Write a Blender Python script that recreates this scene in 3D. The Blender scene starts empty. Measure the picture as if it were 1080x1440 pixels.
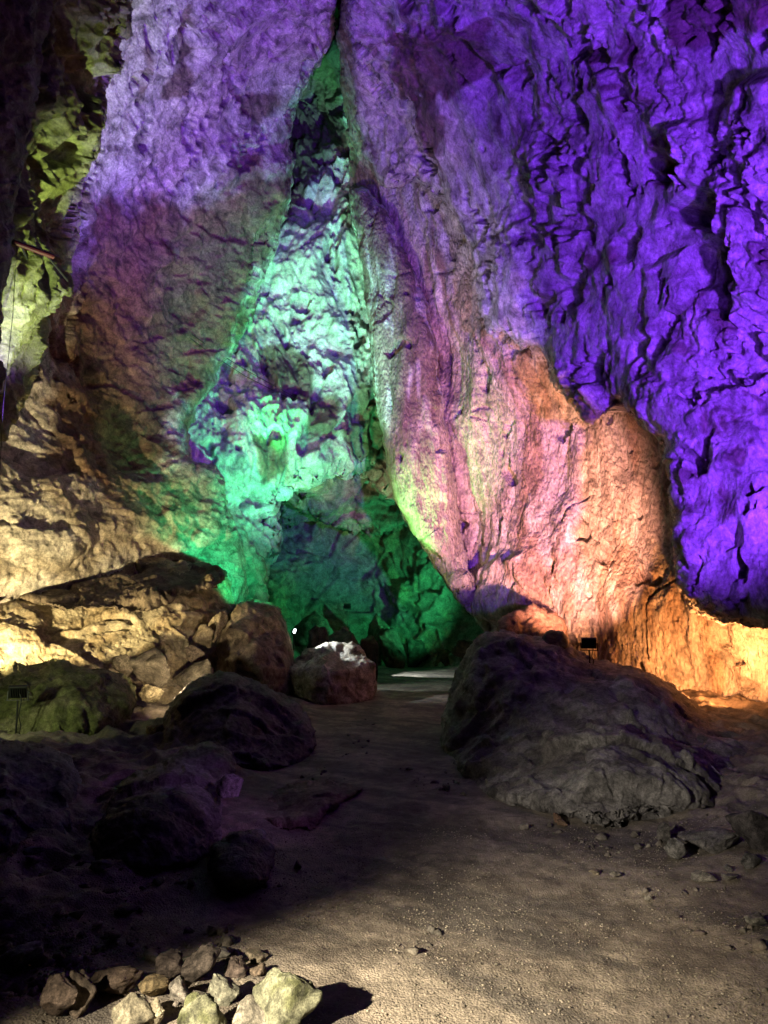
import bpy, bmesh, math, random
import numpy as np
from mathutils import Vector

# ------------------------------------------------------------------ camera, world, exposure
scene = bpy.context.scene
COL = scene.collection
CAMZ, FPX = 1.6, 1040.0
PITCH = math.atan(140.0 / FPX)
CP, SP = math.cos(PITCH), math.sin(PITCH)

cam_data = bpy.data.cameras.new("camera")
cam = bpy.data.objects.new("camera", cam_data)
COL.objects.link(cam)
cam.location = (0, 0, CAMZ)
cam.rotation_euler = (math.pi / 2 + PITCH, 0, 0)
cam_data.sensor_fit = 'VERTICAL'
cam_data.sensor_height = 36.0
cam_data.lens = 36.0 * FPX / 1440.0
cam_data.clip_start = 0.05
cam_data.clip_end = 300
scene.camera = cam

world = bpy.data.worlds.new("World")
scene.world = world
world.use_nodes = True
bg = world.node_tree.nodes["Background"]
bg.inputs[0].default_value = (0.55, 0.42, 0.62, 1)
bg.inputs[1].default_value = 0.004

scene.view_settings.view_transform = 'Standard'
scene.view_settings.look = 'None'
scene.view_settings.exposure = 0.0
scene.view_settings.gamma = 1.0
scene.view_settings.use_curve_mapping = False
scene.cycles.use_denoising = True
scene.cycles.max_bounces = 4
scene.cycles.diffuse_bounces = 3
scene.cycles.glossy_bounces = 2
scene.cycles.caustics_reflective = False
scene.cycles.caustics_refractive = False
scene.cycles.sample_clamp_indirect = 4.0


def PT(px, py, Y):
    """point of the cave at photo column px, row py and at Y metres ahead of the viewer"""
    a = (np.asarray(px, dtype=np.float64) - 540.0) / FPX
    b = -(np.asarray(py, dtype=np.float64) - 720.0) / FPX
    dy = CP - b * SP
    dz = SP + b * CP
    t = Y / dy
    return np.stack(np.broadcast_arrays(a * t, Y + 0 * t, CAMZ + dz * t), -1)


def floorY(py, z=0.0):
    b = -(py - 720.0) / FPX
    t = (z - CAMZ) / (SP + b * CP)
    return t * (CP - b * SP)


def lamp(name, pos, target, color, watts, angle=90, blend=0.6, radius=0.08):
    d = bpy.data.lights.new(name, 'SPOT')
    d.energy = watts
    d.color = color
    d.spot_size = math.radians(angle)
    d.spot_blend = blend
    d.shadow_soft_size = radius
    o = bpy.data.objects.new(name, d)
    COL.objects.link(o)
    pos, target = Vector(pos), Vector(target)
    o.location = pos
    o.rotation_euler = (target - pos).to_track_quat('-Z', 'Y').to_euler()
    return o


# ------------------------------------------------------------------ the cave's coloured floodlights, with unseen fill lamps added among them
PURPLE = (0.21, 0.034, 1.0)
lamp("purple_flood_or_fill", (3.9, 2.2, 1.9), (3.9 - 8.8 * .09, 2.2 + 8.8, 1.9 + 8.8 * math.tan(math.radians(30))), PURPLE, 9500, 66, 0.35, 0.2)
lamp("purple_flood_or_fill", PT(690, 925, 11.2), PT(590, 40, 14.0), (0.26, 0.06, 1.0), 4200, 44, 0.9, 0.12)  # unseen lamp added to turn the upper centre purple
lamp("purple_flood_or_fill", (2.2, 2.0, 1.9), (2.2 + 8.8 * .14, 2.0 + 8.8, 1.9 + 8.8 * math.tan(math.radians(35))), PURPLE, 1000, 56, 0.4, 0.3)  # added fill, no floodlight of the cave: lightens the overhang's shadows
lamp("purple_flood_or_fill", PT(230, 520, 12.5), PT(280, 120, 14.0), (0.26, 0.11, 0.95), 1700, 100, 0.9, 0.15)
lamp("purple_flood_or_fill", (2.6, 3.0, 2.6), PT(338, 1108, 5.8), (0.7, 0.3, 1.0), 330, 15, 1.0, 0.1)  # extra lamp added just to light the violet stone and its surroundings
lamp("lavender_flood_or_fill", PT(440, 962, 10.8), PT(690, 370, 15.6), (0.50, 0.36, 0.95), 3000, 32, 1.0, 0.1)  # added lamp that brightens the curtain and rim below the overhang
lamp("lavender_flood_or_fill", PT(330, 985, 9.8), PT(275, 170, 14), (0.36, 0.22, 0.85), 4200, 46, 0.9, 0.12)
lamp("green_flood", PT(436, 866, 14.9), PT(390, 520, 19.3), (0.06, 1.0, 0.34), 3300, 62, 0.8, 0.06)
lamp("green_flood", PT(480, 852, 15.4), PT(592, 715, 16.7), (0.30, 1.0, 0.22), 1700, 44, 1.0, 0.06)
lamp("green_flood", PT(650, 885, 20.0), PT(440, 745, 24), (0.06, 1.0, 0.34), 700, 110, 0.8, 0.06)
lamp("green_flood", PT(388, 700, 17.3), PT(408, 330, 20.0), (0.02, 1.0, 0.16), 2600, 46, 1.0, 0.06)
lamp("teal_flood", PT(400, 835, 13.9), PT(300, 740, 17), (0.03, 1.0, 0.33), 650, 80, 0.8, 0.06)
lamp("cyan_flood", PT(480, 905, 12.5), PT(472, 390, 20), (0.40, 1.0, 0.78), 10500, 28, 0.8, 0.08)
lamp("yellow_flood_or_fill", PT(-150, 958, 9.6), PT(110, 825, 13.4), (1.0, 0.78, 0.38), 2300, 110, 0.6, 0.05)
lamp("orange_flood", PT(1030, 985, 10.2), PT(920, 790, 12.6), (1.0, 0.37, 0.11), 1050, 140, 0.8, 0.08)
lamp("pink_flood", PT(832, 898, 10.9), PT(775, 730, 15), (1.0, 0.41, 0.27), 5000, 66, 0.8, 0.06)
lamp("warm_flood_or_fill", (-2.5, 0.3, 1.95), (-0.45, 2.45, 0.0), (1.0, 0.87, 0.64), 6000, 37, 1.0, 0.04)
lamp("warm_flood_or_fill", (-2.6, 0.2, 2.1), PT(890, 1110, 6.2), (1.0, 0.92, 0.8), 1200, 25, 1.0, 0.04)  # second beam added to light the front of the mound
lamp("white_flood_or_fill", PT(424, 870, 14.4), PT(520, 955, 14.8), (0.85, 0.95, 1.0), 260, 80, 0.5, 0.03)
lamp("white_flood_or_fill", PT(550, 903, 18.8), PT(590, 948, 19.2), (0.85, 0.95, 1.0), 200, 80, 0.4, 0.03)  # unseen lamp added to whiten the far patch of path
lamp("yellow_flood_or_fill", PT(245, 972, 9.8), PT(285, 890, 13.0), (1.0, 0.78, 0.48), 260, 90, 0.8, 0.04)  # small added lamp, brightens the standing stone and the ledge's end
lamp("warm_flood_or_fill", PT(335, 982, 9.7), PT(200, 470, 16.8), (1.0, 0.62, 0.45), 2000, 38, 1.0, 0.1)  # warm fill added to lift the brown face
lamp("olive_flood_or_fill", PT(60, 830, 8.4), PT(88, 240, 11.2), (0.62, 0.8, 0.24), 4200, 32, 0.9, 0.06)
lamp("olive_flood_or_fill", PT(-90, 960, 7.6), PT(90, 985, 9.5), (0.75, 0.85, 0.42), 70, 80, 0.9, 0.06)  # weak unseen lamp added for the mossy boulder
lamp("purple_flood_or_fill", PT(-10, 600, 8.9), PT(20, 380, 10.3), (0.3, 0.06, 1.0), 350, 60, 0.8, 0.06)

# ------------------------------------------------------------------ numpy noise
_rng = np.random.RandomState(7)
PERM = _rng.permutation(256).astype(np.int32)
PERM = np.concatenate([PERM, PERM])
_g = _rng.normal(size=(256, 3))
GRAD = (_g / np.linalg.norm(_g, axis=1, keepdims=True)).astype(np.float32)
JIT = _rng.rand(256, 3).astype(np.float32)


def _perlin(p):
    i = np.floor(p).astype(np.int32)
    f = (p - i).astype(np.float32)
    u = f * f * f * (f * (f * 6 - 15) + 10)
    i &= 255
    res = 0
    for dx in (0, 1):
        ax = PERM[(i[:, 0] + dx) & 255]
        wx = u[:, 0] if dx else 1 - u[:, 0]
        for dy in (0, 1):
            ay = PERM[(ax + i[:, 1] + dy) & 255]
            wy = wx * (u[:, 1] if dy else 1 - u[:, 1])
            for dz in (0, 1):
                g = GRAD[PERM[(ay + i[:, 2] + dz) & 255]]
                w = wy * (u[:, 2] if dz else 1 - u[:, 2])
                res = res + w * (g[:, 0] * (f[:, 0] - dx) + g[:, 1] * (f[:, 1] - dy) + g[:, 2] * (f[:, 2] - dz))
    return res * 1.6


def perlin(p, off=0.0):
    p = np.asarray(p, dtype=np.float32) + np.float32(off)
    out = np.empty(len(p), np.float32)
    for s in range(0, len(p), 65536):
        out[s:s + 65536] = _perlin(p[s:s + 65536])
    return out


def fbm(p, octs=4, gain=0.5, off=0.0, ridged=False):
    a, r = 1.0, 0
    q = np.asarray(p, dtype=np.float32)
    for k in range(octs):
        n = perlin(q, off + 17.3 * k)
        r = r + a * ((1 - 2 * np.abs(n)) if ridged else n)
        a *= gain
        q = q * 2.03
    return r


def _worley(p, want=False):
    i = np.floor(p).astype(np.int32)
    f = (p - i).astype(np.float32)
    f1 = np.full(len(p), 9, np.float32)
    f2 = f1.copy()
    idn = np.zeros(len(p), np.int32)
    vec = np.zeros((len(p), 3), np.float32)
    for dx in (-1, 0, 1):
        ax = PERM[(i[:, 0] + dx) & 255]
        for dy in (-1, 0, 1):
            ay = PERM[(ax + i[:, 1] + dy) & 255]
            for dz in (-1, 0, 1):
                h = PERM[(ay + i[:, 2] + dz) & 255]
                j = JIT[h]
                d = (j[:, 0] + dx - f[:, 0]) ** 2 + (j[:, 1] + dy - f[:, 1]) ** 2 + (j[:, 2] + dz - f[:, 2]) ** 2
                m = d < f1
                f2 = np.where(m, f1, np.minimum(f2, d))
                f1 = np.where(m, d, f1)
                idn = np.where(m, h, idn)
                if want:
                    vec[m] = f[m] - j[m] - np.array([dx, dy, dz], np.float32)
    return (np.sqrt(f1), np.sqrt(f2), idn, vec) if want else (np.sqrt(f1), np.sqrt(f2), idn)


def worley(p, off=0.0):
    p = np.asarray(p, dtype=np.float32) + np.float32(off)
    a = np.empty(len(p), np.float32); b = a.copy(); c = np.empty(len(p), np.int32)
    for s in range(0, len(p), 65536):
        a[s:s + 65536], b[s:s + 65536], c[s:s + 65536] = _worley(p[s:s + 65536])
    return a, b, c


def facets(p, off=0.0):
    """broken planes: every cell of the rock is a flat face with a tilt of its own"""
    p = np.asarray(p, dtype=np.float32) + np.float32(off)
    out = np.empty(len(p), np.float32)
    for s in range(0, len(p), 65536):
        a, b, c, v = _worley(p[s:s + 65536], True)
        out[s:s + 65536] = (v * GRAD[c]).sum(-1) * (0.45 + 0.55 * sstep(0.0, 0.12, b - a))
    return out


def sstep(a, b, x):
    t = np.clip((x - a) / (b - a), 0, 1)
    return t * t * (3 - 2 * t)


def warp(p, scale, amt, off=0.0):
    q = p * scale
    return p + amt * np.stack([perlin(q, off + 3.1), perlin(q, off + 41.7), perlin(q, off + 77.9)], -1)


def mul(p, x, y, z):
    return p * np.array([x, y, z], np.float32)


# ------------------------------------------------------------------ outlines
def smooth_poly(poly, n=3):
    p = np.array(poly, float)
    for _ in range(n - 1):
        q = np.roll(p, -1, 0)
        p = np.stack([p * .8 + q * .2, p * .2 + q * .8], 1).reshape(-1, 2)
    return p


def sdf(px, py, poly):
    """signed distance (inside positive) and nearest point of an outline"""
    n = len(poly)
    best = np.full(px.shape, 1e18)
    bx = np.zeros(px.shape); by = np.zeros(px.shape)
    inside = np.zeros(px.shape, bool)
    for k in range(n):
        x0, y0 = poly[k]; x1, y1 = poly[(k + 1) % n]
        ex, ey = x1 - x0, y1 - y0
        L = ex * ex + ey * ey + 1e-9
        t = np.clip(((px - x0) * ex + (py - y0) * ey) / L, 0, 1)
        qx, qy = x0 + t * ex, y0 + t * ey
        d = (px - qx) ** 2 + (py - qy) ** 2
        m = d < best
        best = np.where(m, d, best); bx = np.where(m, qx, bx); by = np.where(m, qy, by)
        c = (y0 > py) != (y1 > py)
        inside ^= c & (px < (x1 - x0) * (py - y0) / (y1 - y0 + 1e-12) + x0)
    d = np.sqrt(best)
    return np.where(inside, d, -d), bx, by


def region(px, py, poly, soft, jig=0.0):
    """0..1 mask of an outlined patch of rock with a ragged edge"""
    s, _, _ = sdf(px, py, np.array(poly, float))
    return sstep(-soft, soft, s + jig)


def tps(ctrl, px, py):
    c = np.array(ctrl, float)
    x, y, v = c[:, 0] / 500, c[:, 1] / 500, c[:, 2]

    def U(r2):
        return r2 * np.log(r2 + 1e-9)
    n = len(c)
    A = np.zeros((n + 3, n + 3))
    A[:n, :n] = U((x[:, None] - x) ** 2 + (y[:, None] - y) ** 2) + 1e-4 * np.eye(n)
    A[:n, n] = A[n, :n] = 1; A[:n, n + 1] = A[n + 1, :n] = x; A[:n, n + 2] = A[n + 2, :n] = y
    w = np.linalg.solve(A, np.concatenate([v, np.zeros(3)]))
    r = w[n] + w[n + 1] * px / 500 + w[n + 2] * py / 500
    for k in range(n):
        r = r + w[k] * U((px / 500 - x[k]) ** 2 + (py / 500 - y[k]) ** 2)
    return r


# ------------------------------------------------------------------ materials
def rock_material(name, bump=1.0, rough=0.8, spec=0.3, scale=1.0, stretch=(1, 1, 1), contrast=0.5, grain=0.0, grain_size=0.05):
    m = bpy.data.materials.new(name)
    m.use_nodes = True
    nt = m.node_tree
    N, L = nt.nodes, nt.links
    b = N["Principled BSDF"]
    b.inputs["Roughness"].default_value = rough
    b.inputs["Specular IOR Level"].default_value = spec
    at = N.new("ShaderNodeAttribute"); at.attribute_name = "Col"
    tc = N.new("ShaderNodeTexCoord")
    mp = N.new("ShaderNodeMapping"); mp.inputs["Scale"].default_value = stretch
    L.new(tc.outputs["Object"], mp.inputs["Vector"])

    def noise(sc, det, rgh, dist=0.0):
        n = N.new("ShaderNodeTexNoise")
        n.inputs["Scale"].default_value = sc * scale
        n.inputs["Detail"].default_value = det
        n.inputs["Roughness"].default_value = rgh
        n.inputs["Distortion"].default_value = dist
        L.new(mp.outputs["Vector"], n.inputs["Vector"])
        return n
    n1 = noise(3.0, 8, 0.65, 0.8)
    n2 = noise(22.0, 6, 0.7, 0.3)
    r1 = N.new("ShaderNodeMapRange")
    r1.inputs[1].default_value = 0.3; r1.inputs[2].default_value = 0.7
    r1.inputs[3].default_value = 1 - contrast; r1.inputs[4].default_value = 1 + contrast * 0.7
    L.new(n1.outputs["Fac"], r1.inputs[0])
    r2 = N.new("ShaderNodeMapRange")
    r2.inputs[1].default_value = 0.3; r2.inputs[2].default_value = 0.7
    r2.inputs[3].default_value = 1 - contrast * 0.7; r2.inputs[4].default_value = 1 + contrast * 0.5
    L.new(n2.outputs["Fac"], r2.inputs[0])
    mu = N.new("ShaderNodeMath"); mu.operation = 'MULTIPLY'
    L.new(r1.outputs[0], mu.inputs[0]); L.new(r2.outputs[0], mu.inputs[1])
    vm = N.new("ShaderNodeVectorMath"); vm.operation = 'SCALE'
    L.new(at.outputs["Color"], vm.inputs[0]); L.new(mu.outputs[0], vm.inputs["Scale"])
    L.new(vm.outputs[0], b.inputs["Base Color"])
    b1 = N.new("ShaderNodeBump"); b1.inputs["Strength"].default_value = min(1.0, 0.8 * bump)
    b1.inputs["Distance"].default_value = 0.06 / scale
    n3 = noise(9.0, 9, 0.7, 0.5)
    L.new(n3.outputs["Fac"], b1.inputs["Height"])
    b2 = N.new("ShaderNodeBump"); b2.inputs["Strength"].default_value = min(1.0, 0.6 * bump)
    b2.inputs["Distance"].default_value = 0.02 / scale
    n4 = noise(45.0, 6, 0.7)
    L.new(n4.outputs["Fac"], b2.inputs["Height"])
    L.new(b1.outputs[0], b2.inputs["Normal"])
    last = b2
    if grain:
        vo = N.new("ShaderNodeTexVoronoi")
        vo.inputs["Scale"].default_value = 1.0 / grain_size
        L.new(mp.outputs["Vector"], vo.inputs["Vector"])
        b3 = N.new("ShaderNodeBump"); b3.invert = True
        b3.inputs["Strength"].default_value = grain
        b3.inputs["Distance"].default_value = grain_size * 0.7
        L.new(vo.outputs["Distance"], b3.inputs["Height"]); L.new(b2.outputs[0], b3.inputs["Normal"])
        last = b3
    L.new(last.outputs[0], b.inputs["Normal"])
    return m


M_ROCK = rock_material("limestone", contrast=0.7, bump=1.3)
M_PURPLE = rock_material("pale_calcite", rough=0.65, stretch=(1, 1, 0.7), contrast=0.75, bump=1.3)
M_CURTAIN = rock_material("drip_curtain_calcite", bump=1.2, stretch=(1, 1, 0.55), contrast=0.6, grain=0.8, grain_size=0.06)
M_BROWN = rock_material("fractured_brown_limestone", bump=1.3, contrast=0.8)
M_FLOW = rock_material("flowstone_calcite", bump=1.2, contrast=0.6, rough=0.55)
M_STONE = rock_material("loose_limestone", scale=2.2, contrast=0.75, spec=0.25, bump=1.3)
M_PEBBLE = rock_material("broken_limestone", scale=7.0, contrast=0.9, spec=0.2, bump=1.3)


def plain(name, color, rough=0.5, metal=0.0, emit=None, es=0):
    m = bpy.data.materials.new(name)
    m.use_nodes = True
    b = m.node_tree.nodes["Principled BSDF"]
    b.inputs["Base Color"].default_value = (*color, 1)
    b.inputs["Roughness"].default_value = rough
    b.inputs["Metallic"].default_value = metal
    if emit:
        b.inputs["Emission Color"].default_value = (*emit, 1)
        b.inputs["Emission Strength"].default_value = es
    return m


M_BLACK = plain("black_painted_metal", (0.004, 0.004, 0.005), 0.6)
M_GLASS = plain("lamp_glass", (0.3, 0.3, 0.3), 0.15)


# ------------------------------------------------------------------ mesh helpers
def tag(o, label=None, cat=None, group=None, kind=None):
    if label: o["label"] = label
    if cat: o["category"] = cat
    if group: o["group"] = group
    if kind: o["kind"] = kind
    return o


def mesh_obj(name, verts, quads, col=None, mat=None, parent=None, smooth=True):
    me = bpy.data.meshes.new(name)
    verts = np.asarray(verts, np.float32)
    quads = np.asarray(quads, np.int32)
    k = quads.shape[1]
    me.vertices.add(len(verts))
    me.vertices.foreach_set("co", verts.ravel())
    me.loops.add(quads.size)
    me.loops.foreach_set("vertex_index", quads.ravel())
    me.polygons.add(len(quads))
    me.polygons.foreach_set("loop_start", np.arange(0, quads.size, k, dtype=np.int32))
    me.polygons.foreach_set("loop_total", np.full(len(quads), k, np.int32))
    if smooth:
        me.polygons.foreach_set("use_smooth", np.ones(len(quads), bool))
    me.update(calc_edges=True)
    if col is not None:
        a = me.color_attributes.new("Col", 'FLOAT_COLOR', 'POINT')
        c = np.ones((len(verts), 4), np.float32)
        c[:, :3] = col
        a.data.foreach_set("color", c.ravel())
    if mat: me.materials.append(mat)
    o = bpy.data.objects.new(name, me)
    COL.objects.link(o)
    if parent: o.parent = parent
    return o


def formation(name, poly, ctrl, style, color, mat, step=2.0, wrap=40, R=1.0, skirt=30, k=0.12,
              edge_noise=6.0, edge_scale=0.03, seed=0.0, sm=3, parent=None):
    """A rock mass: outline in photo pixels, depths in metres, rounded back at its rim, with side walls that run
    back behind the rim; then displaced along its own normals in three dimensions."""
    P = smooth_poly(poly, sm)
    x0, y0 = P.min(0) - skirt - 2; x1, y1 = P.max(0) + skirt + 2
    gx = np.arange(x0, x1 + step, step); gy = np.arange(y0, y1 + step, step)
    px, py = np.meshgrid(gx, gy)
    H, W = px.shape
    s, bx, by = sdf(px, py, P)
    q = np.stack([px.ravel() * edge_scale, py.ravel() * edge_scale, np.full(px.size, seed)], -1)
    en = edge_noise * (fbm(q, 5, 0.6, seed)).reshape(H, W)
    s = s + en
    out = s < 0
    L = np.hypot(px - bx, py - by) + 1e-6
    # shrink points outside of the rim back onto it
    ux, uy = (px - bx) / L, (py - by) / L
    d_out = np.where(out, -s, 0)
    sx = np.where(out, px - ux * d_out * np.where(L > 1e-3, 1, 0) * np.sign(np.where(sdf_sign(px, py, P), -1, 1)), px)
    sy = np.where(out, py - uy * d_out * np.where(L > 1e-3, 1, 0) * np.sign(np.where(sdf_sign(px, py, P), -1, 1)), py)
    Y = tps(ctrl, sx, sy)
    tt = np.clip(1 - s / wrap, 0, 1)
    Y = Y + R * (1 - np.sqrt(np.clip(1 - tt * tt, 0, 1)))
    Y = Y + d_out * k
    pos = PT(sx, sy, Y)
    du = np.gradient(pos, axis=1); dv = np.gradient(pos, axis=0)
    n = np.cross(du, dv)
    n /= np.linalg.norm(n, axis=-1, keepdims=True) + 1e-9
    ray = pos - np.array([0, 0, CAMZ])
    flip = np.sign(((n * ray).sum(-1) * (s > wrap * .5)).sum())
    n = -n * flip
    p = pos.reshape(-1, 3).astype(np.float32)
    info = dict(px=sx.ravel(), py=sy.ravel(), p=p, s=s.ravel())
    keep = (s > -skirt).ravel()
    idx = np.nonzero(keep)[0]
    pk = p[idx]
    ik = dict(px=info['px'][idx], py=info['py'][idx], p=pk, s=info['s'][idx], n=n.reshape(-1, 3)[idx])
    disp, extra = style(ik)
    disp = disp * (0.10 + 0.90 * np.exp(-np.maximum(-ik['s'], 0) / 5.0)) * (0.3 + 0.7 * sstep(0.0, 0.7 * wrap, ik['s']))
    v = pk + (n.reshape(-1, 3)[idx] * disp[:, None]).astype(np.float32)
    ik['disp'] = disp; ik['extra'] = extra
    c = color(ik)
    remap = np.full(len(p), -1, np.int32)
    remap[idx] = np.arange(len(idx))
    g = np.arange(H * W).reshape(H, W)
    f = np.stack([g[:-1, :-1], g[1:, :-1], g[1:, 1:], g[:-1, 1:]], -1).reshape(-1, 4)
    f = remap[f]
    f = f[(f >= 0).all(1)]
    return mesh_obj(name, v, f, c, mat, parent)


def sdf_sign(px, py, P):
    n = len(P)
    inside = np.zeros(px.shape, bool)
    for k in range(n):
        x0, y0 = P[k]; x1, y1 = P[(k + 1) % n]
        c = (y0 > py) != (y1 > py)
        inside ^= c & (px < (x1 - x0) * (py - y0) / (y1 - y0 + 1e-12) + x0)
    return inside


# ------------------------------------------------------------------ rock relief styles (metres)
POCKETS = (
    ([(940, 292), (985, 276), (1026, 286), (1024, 312), (962, 322)], -0.55), ([(908, 222), (930, 215), (950, 240), (930, 262), (912, 250)], -0.35),
    ([(1040, 255), (1070, 250), (1085, 275), (1050, 285)], -0.35), ([(760, 190), (776, 196), (788, 215), (768, 218)], -0.3),
    ([(736, 268), (748, 266), (746, 305), (736, 305)], -0.3), ([(968, 350), (1020, 345), (1030, 395), (985, 400)], -0.25),
    ([(775, 400), (800, 392), (812, 425), (790, 445)], -0.4), ([(832, 500), (850, 495), (848, 545), (830, 530)], -0.3),
    ([(640, 60), (660, 50), (690, 130), (670, 130)], -0.25), ([(860, 335), (882, 330), (880, 360), (864, 360)], -0.3),
    ([(895, 480), (918, 470), (920, 500), (900, 510)], -0.25), ([(1010, 735), (1030, 730), (1034, 765), (1012, 770)], -0.2),
    ([(1030, 160), (1062, 110), (1130, 90), (1130, 430), (1050, 420), (1026, 330), (1018, 260)], 0.35),
    ([(950, 180), (1000, 170), (1020, 215), (990, 260), (955, 250)], 0.25), ([(905, 380), (960, 350), (975, 430), (930, 470)], 0.2),
    ([(835, 90), (900, 80), (930, 140), (860, 160)], 0.15), ([(1000, 560), (1060, 540), (1080, 640), (1010, 660)], 0.15))


def st_pocked(i):
    p = warp(i['p'], 0.45, 0.35)
    d = 0.26 * fbm(p * 0.42, 2, 0.5, 1.0)
    q = mul(p, 1.0, 1.0, 0.75)
    rough = 0.15 + 1.15 * sstep(-0.35, 0.4, fbm(p * 0.5, 2, 0.5, 61.0))     # smooth sheets and rough patches
    d = d + 0.15 * fbm(q * 1.1, 3, 0.5, 5.0)
    w = warp(q, 1.8, 0.12, 9)
    b = np.abs(perlin(w * 1.7, 8.0)) + 0.6 * np.abs(perlin(w * 3.7, 14.0))
    d = d + 0.12 * b * rough
    # drooping lips: relief that hangs downward
    dr = fbm(mul(w, 3.2, 3.2, 0.9), 3, 0.55, 18.0)
    d = d + 0.06 * sstep(0.0, 0.5, dr) * rough
    pit = fbm(mul(p, 1.5, 1.5, 1.0), 4, 0.62, 21.0) + 0.25 * fbm(p * 0.35, 2, 0.5, 23.0)
    m = sstep(0.34, 0.52, pit)
    d = d - 0.30 * m
    d = d + 0.05 * fbm(mul(p, 6, 6, 5), 4, 0.62, 31.0) * rough
    d = d + 0.012 * fbm(p * 19, 2, 0.6, 37.0)
    jn = 10 * fbm(p * 1.4, 3, 0.6, 44.0)
    for pl, dep in POCKETS:
        d = d + dep * region(i['px'], i['py'], pl, 9, jn)
    return d, b


def st_curtain(i):
    p = warp(i['p'], 0.5, 0.25)
    rib = fbm(mul(p, 1.5, 1.5, 0.12), 3, 0.5, 3.0)
    d = 0.13 * rib + 0.22 * fbm(p * 0.4, 2, 0.5, 8.0)
    hole = sstep(0.5, 0.7, fbm(mul(p, 1.6, 1.6, 1.2), 3, 0.5, 12.0))
    fr = region(i['px'], i['py'], [(600, 270), (660, 290), (790, 400), (780, 520), (690, 490), (640, 420)], 30)
    hole2 = sstep(0.22, 0.45, fbm(mul(p, 2.2, 2.2, 1.1), 3, 0.55, 43.0)) * fr
    d = d - 0.2 * hole - 0.4 * hole2 + 0.15 * fr * fbm(mul(p, 2.5, 2.5, 0.8), 3, 0.6, 47.0)
    d = d + 0.06 * np.abs(perlin(mul(p, 2.6, 2.6, 0.22), 14.0)) + 0.03 * np.abs(perlin(mul(p, 6, 6, 0.5), 15.0))
    d = d + 0.03 * fbm(mul(p, 6, 6, 3), 3, 0.6, 16.0)
    d = d + 0.014 * fbm(p * 16, 2, 0.7, 18.0)
    d = d + 0.35 * region(i['px'], i['py'], [(630, 812), (690, 800), (742, 788), (752, 846), (735, 858), (700, 872), (668, 862)], 9) * 0.6
    f1, f2, _ = worley(warp(mul(p, .7, .7, .55), 2.0, 0.1, 5.0), 24.0)
    d = d - 0.08 * (1 - sstep(0.0, 0.035, f2 - f1)) * sstep(0.1, 0.35, fbm(p * 0.8, 2, 0.5, 29.0))
    return d, rib


def st_fracture(i):
    p = warp(i['p'], 0.6, 0.2)
    d = 0.30 * fbm(p * 0.4, 3, 0.5, 2.0)
    w = warp(p, 2.5, 0.05, 3.0)
    d = d + 0.22 * facets(mul(w, .7, .7, 1.0), 6.0) + 0.09 * facets(mul(w, 1.9, 1.9, 2.8), 9.0)
    d = d + 0.05 * fbm(p * 2.6, 3, 0.6, 26.0)
    d = d + 0.03 * fbm(mul(p, 6, 6, 8), 3, 0.65, 16.0)
    return d, d


def st_left(i):
    a, e = st_fracture(i)
    b, _ = st_pocked(i)
    up = region(i['px'], i['py'], [(-220, -220), (520, -220), (470, 60), (420, 235), (360, 232), (300, 268), (210, 273), (125, 283), (110, 560), (-220, 620)], 14, 10 * fbm(i['p'] * 0.9, 3, 0.6, 71.0))
    return a * (1 - up) * 0.8 + (b * 0.9 + 0.05) * up, up


def st_flow(i):
    p = warp(i['p'], 0.5, 0.4)
    d = 0.4 * fbm(p * 0.4, 3, 0.5, 4.0)
    d = d + 0.22 * fbm(mul(p, 1.1, 1.1, 0.35), 4, 0.55, 7.0, ridged=True)
    pit = sstep(0.3, 0.5, fbm(mul(p, 1.5, 1.5, 1.0), 3, 0.55, 27.0))
    d = d - 0.35 * pit
    d = d + 0.07 * fbm(mul(p, 3.5, 3.5, 2), 3, 0.6, 19.0, ridged=True)
    return d, pit


def st_slab(i):
    p = warp(warp(i['p'], 0.35, 0.7), 1.5, 0.15, 5.0)
    d = 0.5 * fbm(p * 0.35, 3, 0.5, 11.0)
    f1, f2, idn = worley(mul(p, .38, .38, .55), 4.0)
    e = sstep(0.0, 0.10, f2 - f1)
    d = d + 0.55 * (JIT[idn, 0] - 0.5) * e
    d = d + 0.3 * facets(mul(p, .8, .8, 1.1), 12.0) + 0.12 * facets(p * 2.2, 14.0) + 0.04 * fbm(p * 7, 3, 0.6, 17.0)
    return d, f2 - f1


def st_block(amp=1.0):
    def f(i):
        p = warp(i['p'], 0.8, 0.10)
        q = warp(p @ np.array([[.97, 0, .2], [0, 1, 0], [-.2, 0, .97]], np.float32), 3.0, 0.04, 2.0)
        d = 0.12 * fbm(p * 0.7, 3, 0.5, 13.0)
        f1, f2, idn = worley(mul(q, .42, .42, 1.35), 8.0)
        d = d + 0.22 * (JIT[idn, 0] - 0.5) * sstep(0, 0.05, f2 - f1) - 0.2 * (1 - sstep(0.0, 0.035, f2 - f1)) * sstep(-0.1, 0.3, fbm(p * 0.8, 2, 0.5, 49.0))
        d = d + 0.13 * facets(mul(q, .7, .7, 1.6), 28.0) + 0.04 * facets(mul(q, 2.6, 2.6, 4.0), 38.0)
        d = d + 0.025 * fbm(mul(p, 5, 5, 7), 4, 0.62, 23.0)
        d = d + 0.010 * fbm(p * 17, 2, 0.6, 29.0)
        return d * amp, f2 - f1
    return f


def st_boulder(amp=1.0):
    def f(i):
        p = warp(i['p'], 1.2, 0.08)
        d = 0.12 * fbm(p * 0.9, 2, 0.5, 33.0)
        w = warp(p, 4.0, 0.025, 3.0)
        d = d + 0.17 * facets(w * 1.2, 6.0) + 0.07 * facets(w * 3.1, 16.0)
        d = d + 0.03 * fbm(p * 4, 4, 0.6, 36.0)
        d = d + 0.012 * fbm(p * 14, 3, 0.6, 39.0)
        return d * amp, d
    return f


def lerp(a, b, m):
    return a + (b - a) * m[:, None]


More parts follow.
